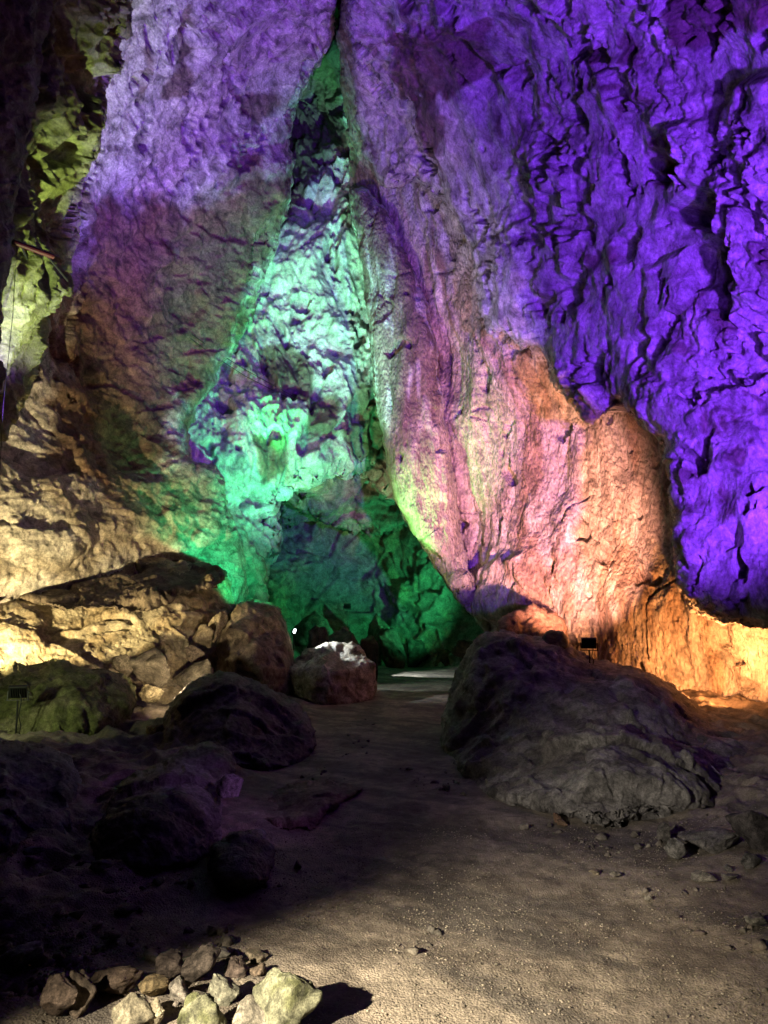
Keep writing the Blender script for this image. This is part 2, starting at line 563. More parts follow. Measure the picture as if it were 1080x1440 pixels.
def arr(i, c):
    return np.tile(np.array(c, np.float32), (len(i['px']), 1))


# ------------------------------------------------------------------ rock colours (albedo, plus painted shade in the chimney fissure)
CALC = (0.42, 0.40, 0.36)
BROWN = (0.17, 0.115, 0.085)
RUST = (0.22, 0.14, 0.09)
TAN = (0.38, 0.32, 0.23)
WHITE = (0.58, 0.57, 0.53)
GREY = (0.24, 0.23, 0.21)
OLIVE = (0.22, 0.2, 0.11)


def c_purple(i):
    c = arr(i, CALC)
    n = fbm(i['p'] * 0.55, 4, 0.6, 51.0)
    c = lerp(c, np.array((0.13, 0.08, 0.06)), sstep(0.14, 0.24, n) * 0.7)
    n2 = fbm(mul(warp(i['p'], 1.5, .25), 2.5, 2.5, 1.3), 4, 0.65, 55.0, ridged=True)
    c = lerp(c, np.array((0.7, 0.69, 0.66)), sstep(0.3, 1.2, n2) * 0.6)
    c = lerp(c, np.array(GREY), sstep(-0.2, -0.9, n2) * 0.5)
    jn = 12 * fbm(i['p'] * 1.6, 4, 0.6, 53.0)
    for pl in ([(935, -190), (950, 62), (1005, 68), (1040, 32), (1270, 20), (1270, -190)], [(540, 50), (640, 18), (684, 30), (690, 112), (640, 128), (560, 140)],
               [(818, 68), (850, 64), (848, 88), (822, 88)], [(742, 142), (768, 142), (768, 158), (744, 158)], [(820, 330), (850, 350), (872, 390), (850, 380)],
               [(585, 130), (625, 120), (650, 190), (620, 230), (590, 190)], [(905, 200), (935, 190), (950, 260), (915, 260)]):
        c = lerp(c, np.array((0.14, 0.065, 0.055)), region(i['px'], i['py'], pl, 5, jn) * 0.8)
    return c


def c_curtain(i):
    c = arr(i, (0.44, 0.39, 0.35))
    n = fbm(mul(i['p'], 1.3, 1.3, 0.12), 3, 0.6, 61.0)
    c = lerp(c, np.array((0.30, 0.20, 0.13)), sstep(0.05, 0.4, n) * 0.75)
    n2 = fbm(mul(i['p'], 3, 3, 0.5), 3, 0.6, 63.0)
    c = lerp(c, np.array(WHITE), sstep(0.2, 0.7, n2) * 0.5)
    up = region(i['px'], i['py'], [(470, 240), (640, 260), (720, 300), (700, 400), (560, 420), (520, 600), (480, 600)], 40, 30 * n2)
    c = lerp(c, np.array(WHITE), up * sstep(-0.5, 0.3, n2) * 0.85)
    br = region(i['px'], i['py'], [(528, 400), (600, 420), (612, 600), (560, 600), (540, 520)], 12, 18 * n)
    c = lerp(c, np.array((0.17, 0.12, 0.085)), br * 0.8)
    sp = fbm(i['p'] * 5, 3, 0.6, 66.0)
    return c * (1 - 0.35 * sstep(0.1, 0.6, sp))[:, None]


def c_rib(i):
    n = fbm(mul(i['p'], 2.4, 2.4, 0.3), 3, 0.6, 64.0)
    c = lerp(arr(i, (0.26, 0.22, 0.17)), np.array((0.6, 0.6, 0.56)), sstep(0.05, 0.45, n))
    low = sstep(540, 640, i['py'] + 40 * n)
    return lerp(c, np.array((0.42, 0.42, 0.32)), low * 0.75)


def c_left(i):
    jn = fbm(i['p'] * 0.9, 4, 0.6, 71.0)
    c = lerp(arr(i, (0.30, 0.27, 0.26)), np.array((0.66, 0.64, 0.6)), sstep(0.2, 1.2, fbm(warp(i['p'], 1.5, .25) * 2.2, 4, 0.65, 73.0, ridged=True)) * 0.8)
    br = region(i['px'], i['py'], [(120, 285), (210, 275), (300, 270), (360, 235), (420, 240), (400, 300), (350, 460), (300, 540),
                                   (262, 605), (250, 650), (150, 720), (90, 690), (60, 600), (75, 480), (110, 400)], 22, 34 * jn)
    bc = lerp(arr(i, BROWN), np.array(RUST), sstep(-0.3, 0.5, fbm(i['p'] * 1.3, 4, 0.6, 75.0)))
    c = c * (1 - br[:, None]) + bc * br[:, None]
    for pl in ([(340, 130), (395, 130), (400, 150), (370, 175), (345, 160)], [(232, 100), (262, 95), (260, 130), (232, 138)],
               [(255, 0), (275, 0), (275, 80), (250, 90)], [(195, 60), (212, 60), (205, 150), (190, 150)]):
        m = region(i['px'], i['py'], pl, 4, 10 * jn)
        c = lerp(c, np.array((0.17, 0.12, 0.10)), m * 0.9)
    tn = region(i['px'], i['py'], [(-200, 640), (60, 640), (150, 700), (260, 640), (330, 640), (330, 720), (200, 800), (-200, 860)], 25, 30 * jn)
    c = lerp(c, np.array(TAN), tn * 0.8)
    w = region(i['px'], i['py'], [(-100, 690), (40, 670), (110, 760), (60, 790), (-100, 780)], 20, 30 * jn)
    c = lerp(c, np.array(WHITE), w * 0.6)
    return c


def c_center(i):
    n = fbm(i['p'] * 1.1, 4, 0.6, 81.0)
    c = lerp(arr(i, CALC), np.array(WHITE), sstep(-0.4, 0.4, n))
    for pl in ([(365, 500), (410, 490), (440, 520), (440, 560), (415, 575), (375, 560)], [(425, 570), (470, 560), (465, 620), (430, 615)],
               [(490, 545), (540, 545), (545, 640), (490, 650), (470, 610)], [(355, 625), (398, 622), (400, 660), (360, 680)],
               [(480, 310), (510, 300), (500, 340)], [(370, 40), (500, 40), (496, 225), (468, 245), (440, 262), (420, 300), (385, 345)]):  # last outline: olive chimney rock, with the fissure's shade painted into it
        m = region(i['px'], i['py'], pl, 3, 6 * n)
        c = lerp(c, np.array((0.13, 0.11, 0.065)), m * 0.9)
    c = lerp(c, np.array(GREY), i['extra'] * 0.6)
    return c


def c_grotto(i):
    n = fbm(i['p'] * 0.8, 4, 0.6, 85.0)
    c = lerp(arr(i, (0.20, 0.20, 0.16)), np.array((0.33, 0.30, 0.19)), sstep(0.0, 0.5, n))
    return c


def c_mix(a, b, sc=1.5, off=90.0):
    def f(i):
        n = fbm(i['p'] * sc, 4, 0.6, off)
        return lerp(arr(i, a), np.array(b), sstep(-0.4, 0.4, n))
    return f


# ------------------------------------------------------------------ cave walls
formation("grotto_wall", [(150, 480), (760, 480), (760, 980), (150, 980)],
          [(150, 480, 24), (450, 560, 22.5), (760, 480, 22), (400, 720, 24), (560, 720, 23), (500, 850, 24.5), (380, 880, 22.5),
           (680, 880, 21.5), (150, 980, 22), (760, 980, 20), (560, 940, 22.5)],
          st_slab, c_grotto, M_ROCK, step=2.2, wrap=10, R=0.1, skirt=6, edge_noise=0)
tag(bpy.context.scene.objects["grotto_wall"], "dark green-lit back wall of the low grotto below the flowstone", "cave wall", None, "structure")

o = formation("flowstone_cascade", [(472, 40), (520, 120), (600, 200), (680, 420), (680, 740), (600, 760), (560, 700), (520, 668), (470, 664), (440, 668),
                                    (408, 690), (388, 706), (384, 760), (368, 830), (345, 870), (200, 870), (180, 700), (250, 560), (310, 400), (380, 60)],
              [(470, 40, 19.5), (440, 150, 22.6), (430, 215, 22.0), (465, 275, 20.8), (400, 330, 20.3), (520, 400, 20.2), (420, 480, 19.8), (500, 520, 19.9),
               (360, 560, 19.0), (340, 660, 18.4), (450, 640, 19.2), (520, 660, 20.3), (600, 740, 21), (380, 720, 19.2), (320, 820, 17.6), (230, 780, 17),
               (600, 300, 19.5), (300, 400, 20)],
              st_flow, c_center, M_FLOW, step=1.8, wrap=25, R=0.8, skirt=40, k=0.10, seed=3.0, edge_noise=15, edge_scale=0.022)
tag(o, "pale flowstone cascade lit green and cyan in the middle of the cave", "flowstone")

o = formation("cave_wall", [(-180, -180), (480, -180), (472, 20), (455, 75), (425, 115), (402, 195), (414, 240), (402, 300), (372, 395), (350, 465),
                            (300, 545), (266, 600), (270, 652), (318, 660), (322, 720), (350, 790), (340, 860), (250, 900), (-180, 920)],
              [(-180, -180, 10), (200, -180, 10.5), (480, -180, 12), (460, 0, 14.5), (300, 0, 13), (100, 0, 11.5), (440, 90, 17), (390, 220, 17.2),
               (200, 250, 15), (80, 300, 13.2), (370, 380, 18), (230, 420, 16.8), (100, 450, 14.8), (320, 500, 17.8), (220, 600, 16.5), (60, 620, 13.8),
               (270, 650, 16.5), (0, 720, 12.6), (140, 740, 14.2), (250, 760, 15.6), (330, 800, 16.6), (0, 850, 12.8), (-180, 700, 11), (-180, 900, 11), (250, 900, 15.6)],
              st_left, c_left, M_BROWN, step=2.0, wrap=25, R=0.9, skirt=40, k=0.08, seed=5.0)
tag(o, "left cave wall, lavender calcite above a brown fractured face", "cave wall", None, "structure")

o = formation("drip_curtain", [(470, -180), (474, 0), (480, 120), (498, 260), (512, 380), (524, 450), (528, 545), (544, 620), (556, 690), (576, 725), (604, 775),
                               (632, 822), (672, 858), (690, 900), (700, 960), (1260, 1100), (1260, -180)],
              [(470, -180, 13), (600, -180, 11.5), (1260, -180, 8), (480, 0, 15), (700, 0, 13), (500, 200, 18.6), (600, 250, 17), (750, 250, 14.5), (540, 400, 18.6),
               (560, 600, 18), (640, 500, 17.4), (620, 720, 17.6), (680, 700, 16.8), (720, 450, 15.3), (800, 600, 15), (660, 830, 17), (700, 850, 15.8),
               (780, 850, 14.6), (830, 900, 13.6), (930, 640, 13.2), (930, 900, 12.6), (1000, 960, 12), (1080, 960, 10.8), (1080, 600, 11.2), (1260, 1100, 8), (1260, 600, 8.6), (700, 960, 16)],
              st_curtain, c_curtain, M_CURTAIN, step=1.8, wrap=30, R=1.2, skirt=60, k=0.10, seed=8.0, edge_noise=4)
tag(o, "ribbed drip curtain wall lit pink and orange on the right", "cave wall", None, "structure")

o = formation("flowstone_rib", [(488, 262), (515, 262), (548, 300), (578, 380), (604, 430), (620, 540), (634, 640), (646, 740), (668, 830), (700, 905), (668, 866), (636, 832), (602, 782),
                                (570, 730), (550, 692), (540, 620), (526, 545), (520, 450), (506, 350)],
              [(488, 262, 18.3), (515, 262, 18.0), (548, 330, 17.3), (590, 450, 17.0), (540, 450, 17.3), (560, 600, 16.8), (625, 600, 16.8), (600, 720, 16.6), (650, 790, 16.4), (690, 890, 16.2), (520, 400, 17.8)],
              st_curtain, c_rib, M_CURTAIN, step=1.7, wrap=24, R=0.7, skirt=40, k=0.05, seed=9.0, edge_noise=4)
tag(o, "long pale drapery rib sweeping down beside the green grotto", "flowstone")

o = formation("hanging_slab", [(378, 752), (388, 712), (415, 680), (450, 655), (500, 650), (545, 672), (580, 715), (566, 738), (520, 752), (470, 738), (430, 722), (400, 742)],
              [(380, 745, 21.4), (440, 690, 20.6), (500, 660, 20.9), (570, 720, 21.6), (500, 735, 21.8), (430, 715, 21.5)],
              st_slab, c_grotto, M_ROCK, step=1.7, wrap=14, R=0.4, skirt=30, k=0.06, seed=10.0, edge_noise=9, edge_scale=0.05)
tag(o, "cracked grey-green slab hanging under the roof of the grotto", "rock slab")

o = formation("rock_overhang", [(486, -180), (490, 30), (500, 110), (508, 190), (520, 225), (545, 270), (590, 250), (640, 300), (664, 345), (676, 425), (692, 474), (712, 468), (730, 486),
                                (762, 490), (778, 530), (796, 560), (826, 600), (848, 580), (866, 556), (880, 575), (905, 600), (927, 606), (936, 640), (945, 700),
                                (950, 790), (962, 848), (1000, 868), (1080, 886), (1260, 930), (1260, -180)],
              [(486, -180, 11), (800, -180, 8), (1260, -180, 5.5), (500, 30, 14), (520, 200, 17.2), (620, 100, 13.4), (640, 285, 14.9), (545, 262, 16.5), (670, 340, 14.6), (700, 430, 14.1), (740, 300, 13),
               (800, 100, 11), (820, 550, 12.4), (850, 350, 11.2), (930, 610, 10.3), (950, 780, 9.6), (1000, 860, 9.1), (1080, 880, 8.6), (1000, 500, 9.9),
               (1000, 200, 9.4), (1080, 300, 9.0), (1080, 600, 9.2), (1080, 0, 7.8), (1260, 900, 7.6), (1260, 400, 8)],
              st_pocked, c_purple, M_PURPLE, step=1.7, wrap=26, R=0.4, skirt=50, k=0.09, seed=12.0, edge_noise=7)
tag(o, "pocked overhanging rock mass glowing violet across the upper right", "rock formation")

o = formation("leaning_pillar", [(100, -180), (170, -180), (165, 20), (150, 110), (122, 200), (104, 290), (112, 330), (78, 400), (62, 480), (46, 540), (0, 620), (-180, 650), (-180, -180)],
              [(100, -180, 8.5), (-180, -180, 7), (150, 60, 11), (60, 100, 9.6), (90, 300, 11.2), (0, 300, 9.6), (40, 500, 11), (-180, 650, 8), (-60, 400, 8.6)],
              st_flow, c_mix((0.22, 0.22, 0.10), (0.34, 0.34, 0.22)), M_FLOW, step=1.8, wrap=30, R=0.6, skirt=50, k=0.06, seed=15.0)
tag(o, "leaning rock pillar with yellow-green light at the upper left", "rock formation")

o = formation("near_wall_buttress", [(-180, -180), (80, -180), (70, 0), (50, 90), (36, 200), (14, 320), (2, 450), (-20, 600), (-180, 620)],
              [(-180, -180, 5), (80, -180, 6.4), (60, 50, 7.6), (20, 300, 7.6), (-20, 600, 7.2), (-180, 620, 5)],
              st_fracture, c_mix((0.14, 0.11, 0.1), GREY), M_BROWN, step=2.0, wrap=25, R=0.5, skirt=40, k=0.06, seed=18.0)
tag(o, "dark buttress of bare rock at the far left edge", "rock formation")


# ------------------------------------------------------------------ the floor
def floor_height(x, y):
    p = np.stack([x, y, 0 * x], -1).astype(np.float32)
    xc = 0.45 + 0.0 * y                                  # middle of the path
    off = np.abs(x - xc) - 1.1
    rough = sstep(0.0, 1.6, off)
    z = 0.04 * fbm(p * 0.7, 2, 0.5, 3.0) + 0.008 * fbm(p * 2.5, 3, 0.5, 6.0)
    z = z + rough * (0.10 * fbm(p * 1.3, 4, 0.55, 9.0, ridged=True) + 0.04)
    z = z + 0.12 * sstep(2.0, 5.0, x)
    z = z + 0.005 * fbm(p * 9, 2, 0.6, 12.0) + 0.004 * fbm(p * 22, 2, 0.7, 15.0)
    return z


def floor_mat():
    m = rock_material("trodden_gravel", scale=3.0, contrast=0.5, bump=0.5, rough=0.85, spec=0.2, grain=0.6, grain_size=0.011)
    return m


gy = np.concatenate([np.arange(0.6, 7, 0.022), np.arange(7, 14, 0.05), np.arange(14, 28, 0.12)])
gx = np.concatenate([np.arange(-14, -4.5, 0.12), np.arange(-4.5, 5.5, 0.022), np.arange(5.5, 13, 0.12)])
X, Yg = np.meshgrid(gx, gy)
Z = floor_height(X.ravel(), Yg.ravel())
V = np.stack([X.ravel(), Yg.ravel(), Z], -1)
g = np.arange(X.size).reshape(X.shape)
F = np.stack([g[:-1, :-1], g[:-1, 1:], g[1:, 1:], g[1:, :-1]], -1).reshape(-1, 4)
fi = dict(px=V[:, 0], py=V[:, 1], p=V.astype(np.float32))
def floor_colour(p):
    c = np.tile(np.array((0.245, 0.205, 0.16), np.float32), (len(p), 1))
    c = lerp(c, np.array((0.13, 0.107, 0.085)), sstep(-0.2, 0.5, fbm(p * 1.4, 4, 0.6, 8.0)))
    q = p @ np.array([[.8, .6, 0], [-.6, .8, 0], [0, 0, 1]], np.float32)
    c = lerp(c, np.array((0.085, 0.075, 0.066)), sstep(0.05, 0.4, fbm(mul(q, 0.7, 3.2, 1), 4, 0.6, 58.0)) * 0.7)   # damp trodden streaks
    return c


fc = floor_colour(fi['p'])
o = mesh_obj("cave_floor", V, F, fc, floor_mat())
tag(o, "brown gravel floor and path leading into the cave", "ground", None, "structure")


# ------------------------------------------------------------------ big boulders and ledges
def boulder(name, label, cat, poly, ctrl, style, color, mat, group=None, **kw):
    a = dict(step=1.6, wrap=30, R=0.5, skirt=30, k=0.03, edge_noise=4, edge_scale=0.05, sm=3)
    a.update(kw)
    o = formation(name, poly, ctrl, style, color, mat, **a)
    return tag(o, label, cat, group)


boulder("rock_mound", "large dark rock mound beside the path, grey at its foot", "rock mound",
        [(672, 893), (705, 888), (735, 893), (765, 898), (792, 900), (822, 924), (862, 934), (902, 942), (942, 962), (992, 1000), (1042, 1020), (1078, 1042),
         (1082, 1085), (1052, 1115), (1036, 1142), (940, 1160), (885, 1170), (850, 1176), (800, 1158), (740, 1143), (690, 1132), (645, 1095), (618, 1045), (628, 990), (645, 940)],
        [(672, 893, 10.2), (760, 898, 10.4), (860, 934, 10.2), (992, 1000, 9.4), (1078, 1050, 8.2), (1036, 1142, 6.2), (940, 1160, 5.8), (850, 1172, 5.55), (740, 1140, 6.1),
         (690, 1130, 6.4), (645, 1092, 7.4), (620, 1045, 8.9), (640, 960, 10), (700, 960, 8.9), (760, 1000, 8.0), (850, 1030, 6.8), (920, 1060, 6.5), (800, 1090, 6.35), (980, 1060, 6.9), (900, 980, 8.4)],
        st_boulder(0.75), c_mix((0.13, 0.115, 0.105), (0.26, 0.24, 0.22), 2.5, 101), M_STONE, R=0.6, wrap=28, seed=21)

boulder("rock_ledge", "broad broken ledge of pale rock lit yellow, dark on top", "rock ledge",
        [(-170, 815), (0, 816), (62, 800), (120, 782), (190, 762), (240, 785), (300, 798), (322, 812), (330, 850), (335, 890), (322, 935), (300, 960), (260, 1000), (190, 1020), (-170, 1030)],
        [(-170, 815, 13.5), (0, 816, 14.0), (190, 764, 15.5), (310, 800, 15.5), (0, 860, 12.5), (120, 845, 13.1), (260, 832, 13.8), (-170, 860, 11.7), (0, 900, 11.9), (120, 905, 12.3),
         (250, 900, 13.1), (322, 900, 14.1), (0, 1000, 11.5), (200, 1000, 12.3), (280, 980, 12.9), (-170, 1020, 10.9)],
        st_block(1.0), c_mix((0.34, 0.27, 0.17), (0.46, 0.40, 0.29), 2.0, 103), M_ROCK, seed=23, wrap=22)

boulder("ledge_cap", "dark brown tilted slabs lying along the top of the bright ledge", "rock ledge",
        [(-40, 822), (20, 812), (62, 800), (120, 781), (190, 760), (240, 783), (300, 796), (320, 808), (302, 824), (262, 832), (232, 848), (190, 864), (150, 852), (90, 858), (40, 842), (-40, 846)],
        [(-40, 822, 14.2), (-40, 846, 12.0), (90, 856, 12.2), (190, 862, 12.5), (250, 840, 12.9), (310, 812, 13.8), (190, 764, 15.8), (300, 798, 15.2), (60, 802, 15.0), (120, 820, 13.6), (230, 805, 14.2)],
        st_block(0.9), c_mix((0.11, 0.085, 0.068), (0.2, 0.16, 0.12), 2.2, 123), M_ROCK, seed=24, wrap=10, R=0.25, step=1.5)

boulder("mossy_boulder", "low green mossy boulder behind the small floodlight at the left edge", "boulder",
        [(-60, 952), (0, 943), (16, 930), (26, 934), (50, 942), (72, 926), (92, 928), (104, 940), (145, 942), (186, 955), (194, 985), (180, 1020), (125, 1048), (-60, 1058)],
        [(-160, 1000, 8.5), (0, 943, 10.1), (80, 928, 10.2), (0, 1040, 9.2), (100, 1040, 9.3), (190, 970, 10.2), (90, 985, 9.5), (-160, 945, 9.3)],
        st_boulder(0.9), c_mix((0.16, 0.17, 0.07), (0.24, 0.22, 0.13), 2.0, 105), M_STONE, seed=25, wrap=24, k=0.006, R=0.4)

boulder("standing_stone", "tall brown boulder leaning against the end of the bright ledge", "boulder",
        [(296, 990), (300, 945), (308, 900), (330, 852), (350, 843), (388, 850), (402, 880), (414, 925), (412, 995)],
        [(300, 945, 13.0), (350, 846, 13.9), (405, 900, 13.8), (410, 980, 13.2), (350, 930, 12.7), (300, 990, 12.5)],
        st_boulder(0.8), c_mix((0.19, 0.15, 0.11), (0.3, 0.25, 0.19), 2.5, 107), M_STONE, seed=27, wrap=26)

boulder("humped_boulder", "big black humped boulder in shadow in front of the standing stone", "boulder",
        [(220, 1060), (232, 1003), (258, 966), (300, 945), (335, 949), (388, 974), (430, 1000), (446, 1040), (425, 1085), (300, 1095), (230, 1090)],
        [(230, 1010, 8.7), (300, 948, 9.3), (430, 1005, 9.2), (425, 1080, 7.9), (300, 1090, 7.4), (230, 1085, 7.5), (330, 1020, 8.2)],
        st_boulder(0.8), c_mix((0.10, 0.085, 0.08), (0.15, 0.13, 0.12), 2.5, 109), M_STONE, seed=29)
boulder("sloping_boulder", "dark sloping boulder between the black humped boulder and the stone row", "boulder",
        [(112, 1235), (128, 1180), (150, 1128), (166, 1100), (222, 1076), (262, 1052), (295, 1043), (326, 1056), (332, 1084), (312, 1120), (312, 1200), (262, 1242)],
        [(120, 1230, 4.6), (160, 1105, 5.9), (295, 1046, 6.7), (330, 1080, 6.4), (262, 1238, 4.6), (310, 1190, 5.2), (220, 1150, 5.0)],
        st_boulder(0.7), c_mix((0.10, 0.09, 0.09), (0.15, 0.14, 0.135), 2.5, 111), M_STONE, seed=31, R=0.4)
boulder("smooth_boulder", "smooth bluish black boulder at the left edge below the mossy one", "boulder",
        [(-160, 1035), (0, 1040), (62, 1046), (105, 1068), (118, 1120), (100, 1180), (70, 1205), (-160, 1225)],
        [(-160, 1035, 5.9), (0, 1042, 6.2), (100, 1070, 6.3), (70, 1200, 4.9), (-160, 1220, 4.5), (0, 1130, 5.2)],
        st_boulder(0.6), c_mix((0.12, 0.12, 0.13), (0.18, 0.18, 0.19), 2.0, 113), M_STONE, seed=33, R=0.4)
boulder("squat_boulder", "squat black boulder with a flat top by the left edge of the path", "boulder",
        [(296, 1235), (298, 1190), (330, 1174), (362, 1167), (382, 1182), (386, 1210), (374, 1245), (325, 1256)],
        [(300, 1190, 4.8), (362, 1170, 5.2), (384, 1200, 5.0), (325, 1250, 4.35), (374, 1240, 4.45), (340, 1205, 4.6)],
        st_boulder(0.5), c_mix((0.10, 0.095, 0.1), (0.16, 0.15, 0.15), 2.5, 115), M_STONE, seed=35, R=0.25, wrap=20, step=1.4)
boulder("flat_slab", "low flat reddish slab lying beside the dark path", "boulder",
        [(350, 1152), (380, 1120), (405, 1104), (460, 1098), (516, 1108), (492, 1122), (458, 1142), (452, 1166), (400, 1168)],
        [(350, 1152, 5.9), (405, 1106, 6.7), (516, 1108, 6.8), (452, 1164, 5.7), (440, 1125, 6.25)],
        st_boulder(0.4), c_mix((0.16, 0.10, 0.09), (0.22, 0.15, 0.13), 2.5, 117), M_STONE, seed=37, R=0.15, wrap=14, step=1.4)
def hull_boulder(name, label, cat, pts, color, seed, mat=None, cuts=14, amp=0.05, group=None):
    """angular block: the hull of a few corner points, finely divided, with a broken surface"""
    bm = bmesh.new()
    for q in pts:
        bm.verts.new(PT(*q))
    r = bmesh.ops.convex_hull(bm, input=bm.verts[:])
    bmesh.ops.delete(bm, geom=[v for v in bm.verts if not v.link_faces], context='VERTS')
    bmesh.ops.subdivide_edges(bm, edges=bm.edges[:], cuts=cuts, use_grid_fill=True)
    bmesh.ops.triangulate(bm, faces=bm.faces[:])
    for _ in range(2):
        bmesh.ops.smooth_vert(bm, verts=bm.verts[:], factor=0.5, use_axis_x=True, use_axis_y=True, use_axis_z=True)
    bm.normal_update()
    v = np.array([x.co[:] for x in bm.verts], np.float32)
    n = np.array([x.normal[:] for x in bm.verts], np.float32)
    f = np.array([[y.index for y in x.verts] for x in bm.faces], np.int32)
    bm.free()
    size = float(np.ptp(v, 0).max())
    q = v / size + seed
    d = amp * size * (fbm(q * 3, 3, 0.5, 1.0) + 0.5 * fbm(q * 9, 3, 0.6, 2.0, ridged=True))
    i = dict(px=v[:, 0], py=v[:, 1], p=v)
    o = mesh_obj(name, v + n * d[:, None], f, color(i), mat or M_STONE)
    return tag(o, label, cat, group)


hull_boulder("white_topped_boulder", "angular boulder with a white-lit top beside the far end of the path", "boulder",
             [(405, 947, 13.5), (432, 922, 14.1), (460, 907, 14.5), (480, 909, 14.7), (504, 916, 14.6), (528, 932, 14.3), (470, 948, 13.2), (446, 946, 13.1),
              (424, 980, 13.4), (455, 992, 13.0), (466, 992, 13.0), (524, 985, 13.9), (460, 985, 15), (520, 960, 15), (410, 970, 14.5)],
             c_mix((0.30, 0.26, 0.2), (0.46, 0.43, 0.38), 2.5, 119), 3)
boulder("brown_knob", "brown rock knob under the pink curtain behind the dark mound", "boulder",
        [(700, 880), (706, 868), (728, 858), (752, 850), (780, 862), (792, 872), (800, 900), (800, 930), (700, 930)],
        [(700, 900, 12.8), (750, 855, 13.2), (795, 890, 13.0), (750, 920, 12.3)],
        st_boulder(0.7), c_mix((0.22, 0.13, 0.09), (0.3, 0.2, 0.14), 2.5, 121), M_STONE, seed=41, R=0.3, wrap=14)
boulder("black_block", "small black block on the skyline of the dark mound", "boulder",
        [(762, 905), (765, 890), (778, 886), (796, 890), (800, 915), (765, 918)],
        [(762, 905, 10.6), (780, 888, 10.8), (798, 910, 10.6)],
        st_boulder(0.3), c_mix((0.06, 0.05, 0.05), (0.1, 0.09, 0.08)), M_STONE, seed=43, R=0.15, wrap=8, step=1.4, edge_noise=2)


# ------------------------------------------------------------------ loose stones
def stone_shape(seed, npts=13, cuts=5, rough=1.0):
    """angular broken stone: hull of a few random points, divided and roughened"""
    r = np.random.RandomState(seed)
    d = r.normal(size=(npts, 3)); d /= np.linalg.norm(d, axis=1, keepdims=True)
    d *= r.uniform(0.75, 1.05, (npts, 1))
    bm = bmesh.new()
    for q in d: bm.verts.new(q)
    bmesh.ops.convex_hull(bm, input=bm.verts[:])
    bmesh.ops.delete(bm, geom=[v for v in bm.verts if not v.link_faces], context='VERTS')
    if cuts:
        bmesh.ops.subdivide_edges(bm, edges=bm.edges[:], cuts=cuts, use_grid_fill=True)
        bmesh.ops.triangulate(bm, faces=bm.faces[:])
        bmesh.ops.smooth_vert(bm, verts=bm.verts[:], factor=0.5, use_axis_x=True, use_axis_y=True, use_axis_z=True)
    bm.normal_update()
    v = np.array([x.co[:] for x in bm.verts], np.float32)
    n = np.array([x.normal[:] for x in bm.verts], np.float32)
    f = np.array([[y.index for y in x.verts] for x in bm.faces], np.int32)
    bm.free()
    if cuts and rough:
        r.rand(1)
        q = v + r.rand(3) * 50
        dd = 0.08 * fbm(q * 1.5, 3, 0.5) + 0.06 * fbm(q * 4.0, 3, 0.6) + 0.03 * fbm(q * 10, 2, 0.6, ridged=True)
        v = v + n * (rough * dd)[:, None]
    return v.astype(np.float32), f


def stone(name, label, box, col, seed,  group=None, sub=4, Y=None, lift=0.0, ratio=0.85, cat="stone", rough=1.0, facets=12):
    x0, y0, x1, y1 = box
    Yb = Y if Y else float(floorY(y1))
    dep_ang = math.atan((y1 - 860) / FPX)
    w = (x1 - x0) / FPX * Yb
    ap = (y1 - y0) / FPX * Yb
    dpt = w * ratio
    h = max(0.35 * w, (ap - 0.8 * dpt * math.sin(dep_ang)) / math.cos(dep_ang))
    v, f = stone_shape(seed, facets, 3 + sub, rough)
    mx = np.abs(v).max(0)
    v = v / mx * np.array([w / 2, dpt / 2, h / 2 * 1.1])
    c = PT((x0 + x1) / 2, y1, Yb)
    z0 = floor_height(np.array([c[0]]), np.array([Yb + dpt / 2]))[0] if Y is None else c[2]
    i = dict(px=v[:, 0], p=v + seed)
    moss = col[1] > 0.375 and col[2] < 0.3
    cc = lerp(np.tile(np.array(col, np.float32), (len(v), 1)), np.array(col) * 0.55, sstep(-0.2, 0.5, fbm(i['p'] * (3 / max(w, 0.05)), 4, 0.65, 5.0)))
    if moss:
        cc = lerp(cc, np.array((0.15, 0.16, 0.065)), sstep(0.0, 0.35, fbm(i['p'] * (2.6 / w), 4, 0.65, 15.0)) * 0.85)
    o = mesh_obj(name, v, f, cc * (0.5 if moss else 0.68), M_PEBBLE if w < 0.5 else M_STONE)
    o.location = (c[0], Yb + dpt * 0.42, z0 + h * 0.42 + lift)
    o.rotation_euler = (0, 0, 0)
    return tag(o, label, cat, group)


